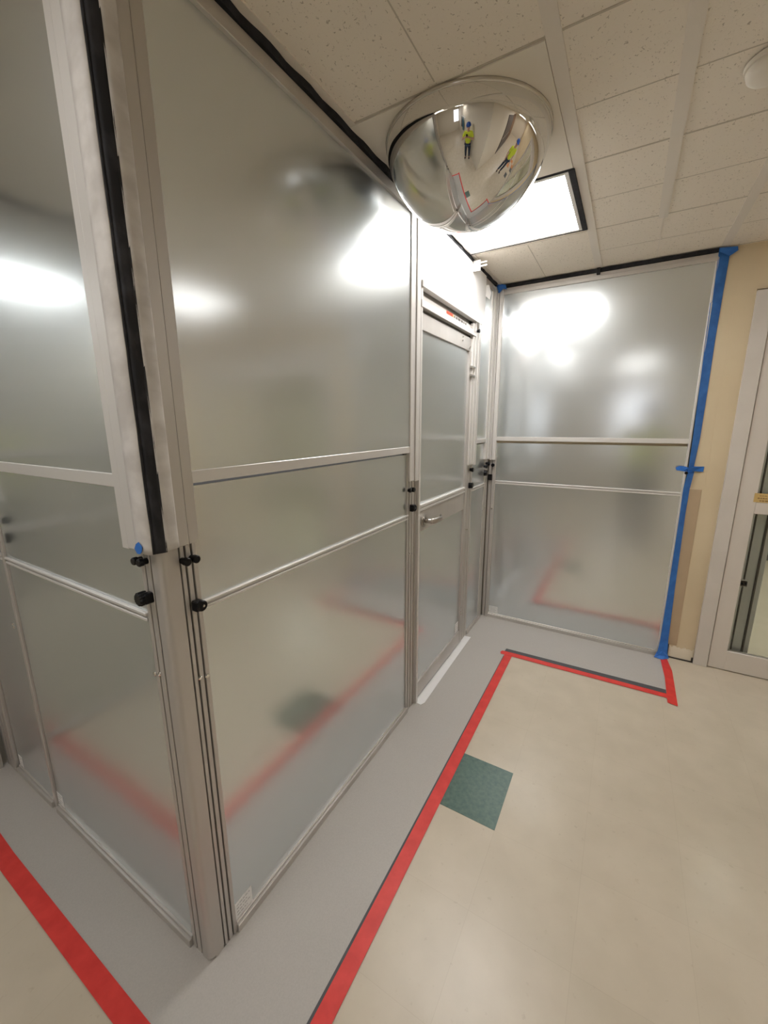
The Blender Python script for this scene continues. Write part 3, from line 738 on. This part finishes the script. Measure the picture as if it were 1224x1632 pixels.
# ------------------------------------------------------------------ people (seen in the dome mirror)
def skinned(name, verts, edges, radii, m_, parent, root=0, sub=2):
    me = bpy.data.meshes.new(name); me.from_pydata(verts, edges, [])
    o = bpy.data.objects.new(name, me); COL.objects.link(o)
    sk = o.modifiers.new('skin', 'SKIN'); 
    sk.use_smooth_shade = True
    if not me.skin_vertices:
        bpy.context.view_layer.objects.active = o
    lay = me.skin_vertices[0] if me.skin_vertices else None
    for i, r in enumerate(radii):
        rr = r if isinstance(r, tuple) else (r, r)
        lay.data[i].radius = rr; lay.data[i].use_root = (i == root)
    ss = o.modifiers.new('sub', 'SUBSURF'); ss.levels = sub; ss.render_levels = sub
    dg = bpy.context.evaluated_depsgraph_get()
    me2 = bpy.data.meshes.new_from_object(o.evaluated_get(dg)); me2.name = name
    bpy.data.objects.remove(o)
    me2.materials.clear(); me2.materials.append(m_)
    me2.polygons.foreach_set('use_smooth', [True] * len(me2.polygons))
    o2 = bpy.data.objects.new(name, me2); COL.objects.link(o2); o2.parent = parent
    return o2
def person(loc, rz, label, hands, phone=False):
    # local frame: +y is the way the person faces; units metres, 1.74 m tall
    t = thing('person', label, 'person', loc); t.rotation_euler = (0, 0, rz)
    V, Eg, Rr = [], [], []
    def v(p, r): V.append(p); Rr.append(r); return len(V) - 1
    def e(a, b_): Eg.append((a, b_)); return b_
    pel = v((0, 0, .95), (.135, .10)); sp = e(pel, v((0, .005, 1.12), (.13, .095))); ch = e(sp, v((0, 0, 1.32), (.15, .105)))
    nk = e(ch, v((0, .01, 1.46), .058)); n2 = e(nk, v((0, .025, 1.53), .055)); hd = e(n2, v((0, .035, 1.60), (.072, .085))); hd2 = e(hd, v((0, .03, 1.68), (.072, .09)))
    J = {}
    for s, hnd in ((-1, hands[0]), (1, hands[1])):
        sh = e(ch, v((s * .165, 0, 1.40), .058)); el_p, ha_p = hnd
        el = e(sh, v(el_p, .042)); wr_p = tuple(el_p[i] + (ha_p[i] - el_p[i]) * .82 for i in range(3))
        wr = e(el, v(wr_p, .027)); pm = e(wr, v(ha_p, (.030, .022)))
        d = (Vector(ha_p) - Vector(wr_p)).normalized(); side = d.cross(Vector((0, 0, 1))).normalized() if abs(d.z) < .9 else Vector((0, 1, 0))
        inw = Vector((-s, 0, .15)).normalized()
        up_ = side.cross(d).normalized()
        for k in range(4):
            o_ = up_ * ((k - 1.5) * .018); L = (.072, .08, .076, .06)[k]
            a0 = Vector(ha_p) + d * .028 + o_; a1 = a0 + d * L * .5 + inw * .008; a2 = a1 + d * L * .28 + inw * .022
            i0 = e(pm, v(tuple(a0), .0095)); i1 = e(i0, v(tuple(a1), .009)); e(i1, v(tuple(a2), .008))
        th0 = Vector(ha_p) + inw * .028 - d * .01; th1 = th0 + d * .035 + inw * .018
        e(e(pm, v(tuple(th0), .011)), v(tuple(th1), .010))
        hp_ = e(pel, v((s * .09, 0, .90), .085)); kn = e(hp_, v((s * .11, .02, .50), .058)); an = e(kn, v((s * .12, -.01, .10), .040)); e(an, v((s * .135, .11, .045), .036))
        J[s] = (sh, el, el_p, wr_p)
    skinned('body', V, Eg, Rr, SKIN, t)
    # shirt
    V2, E2, R2 = [], [], []
    def v2(p, r): V2.append(p); R2.append(r); return len(V2) - 1
    a = v2((0, 0, .88), (.165, .125)); b_ = v2((0, .005, 1.10), (.158, .118)); c = v2((0, 0, 1.32), (.17, .125)); d = v2((0, .01, 1.455), .075); E2 += [(a, b_), (b_, c), (c, d)]
    for s in (-1, 1):
        x = v2((s * .17, 0, 1.395), .072); el_p = J[s][2]; y = v2(tuple(Vector((s * .17, 0, 1.395)).lerp(Vector(el_p), .75)), .062); E2 += [(c, x), (x, y)]
    skinned('shirt', V2, E2, R2, SHIRT, t)
    V3, E3, R3 = [(0, 0, .96)], [], [(.15, .115)]
    for s in (-1, 1):
        n = len(V3); V3 += [(s * .09, 0, .88), (s * .11, .02, .50), (s * .12, -.01, .09)]; R3 += [.098, .072, .062]; E3 += [(0, n), (n, n + 1), (n + 1, n + 2)]
    skinned('jeans', V3, E3, R3, JEAN, t)
    for s in (-1, 1): skinned('boot', [(s * .12, -.035, .07), (s * .125, .02, .055), (s * .14, .15, .042)], [(0, 1), (1, 2)], [.058, .055, .042], BOOT, t)
    hh = MB()
    hh.lathe((0, .028, 1.70), [(0, .115), (.04, .112), (.075, .092), (.098, .055), (.106, .01), (.108, -.012), (.118, -.016), (.12, -.020), (.104, -.020)], 40)
    hh.box(fW, -.075, .075, .125, .175, 1.678, 1.684, bev=.002); hh.box(fW, -.010, .010, -.04, .095, 1.80, 1.818, bev=.004)
    bmesh.ops.translate(hh.bm, verts=hh.bm.verts, vec=world_loc(t))
    hh.build('hard_hat', HAT, t, smooth=True)
    for s in (-1, 1):
        fc_ = MB(); fc_.lathe((s * .03, .108, 1.632), [(0, -.006), (.008, 0), (0, .006)], 12)
        bmesh.ops.translate(fc_.bm, verts=fc_.bm.verts, vec=world_loc(t)); fc_.build('eye', HAIR, t)
    for s in (-1, 1): skinned('ear', [(s * .078, .02, 1.60), (s * .082, .015, 1.64)], [(0, 1)], [.012, .014], SKIN, t, sub=1)
    skinned('nose', [(0, .115, 1.63), (0, .128, 1.60)], [(0, 1)], [.008, .012], SKIN, t, sub=1)
    mo = MB(); mo.box(fW, -.022, .022, .112, .117, 1.562, 1.569); bmesh.ops.translate(mo.bm, verts=mo.bm.verts, vec=world_loc(t)); mo.build('mouth', mat('lips', (.35, .13, .1), .5), t)
    return t
CAM = Vector((.892181, -.505231, 1.544731)); RZ = math.radians(30.467)
fwd = Vector((-math.sin(RZ), math.cos(RZ), 0)); rgt = Vector((math.cos(RZ), math.sin(RZ), 0))
base = CAM - fwd * .42 + rgt * .0; base.z = 0
# hands hold the phone just behind and below the lens
person(base, RZ, 'person in yellow shirt and blue hard hat holding up a phone, reflected in the dome', [((-.27, .13, 1.17), (-.088, .345, 1.40)), ((.27, .13, 1.17), (.088, .345, 1.40))])
ph = B1(fW, -.037, .037, -.004, .004, -.145, .012, bev=.003).build('phone', PHN)
ph.location = CAM - fwd * .016 + Vector((0, 0, -.0)); ph.rotation_euler = (math.radians(-12), 0, RZ)
ph['label'] = 'black phone held up in the photographer\'s hands, in the dome mirror'; ph['category'] = 'phone'
person(Vector((2.55, 1.28, 0)), math.radians(70), 'second person in yellow shirt and blue hard hat at the right of the dome mirror', [((-.24, .02, 1.13), (-.24, .14, .90)), ((.24, .0, 1.13), (.24, .12, .90))])

# ------------------------------------------------------------------ camera, world, render
cam = bpy.data.cameras.new('camera'); co = bpy.data.objects.new('camera', cam); COL.objects.link(co)
cam.sensor_fit = 'HORIZONTAL'; cam.sensor_width = 36; cam.lens = 647.8078 / 1224 * 36; cam.clip_start = .02
co.location = CAM; co.rotation_euler = (math.radians(77.728007), math.radians(.2831493), math.radians(30.467131))
SC.camera = co
wd = bpy.data.worlds.new('world'); wd.use_nodes = True; SC.world = wd
wd.node_tree.nodes['Background'].inputs[0].default_value = (.9, .88, .85, 1); wd.node_tree.nodes['Background'].inputs[1].default_value = .05
vs = SC.view_settings; vs.view_transform = 'Standard'; vs.look = 'None'; vs.gamma = 1; vs.use_curve_mapping = False; vs.exposure = 0.85
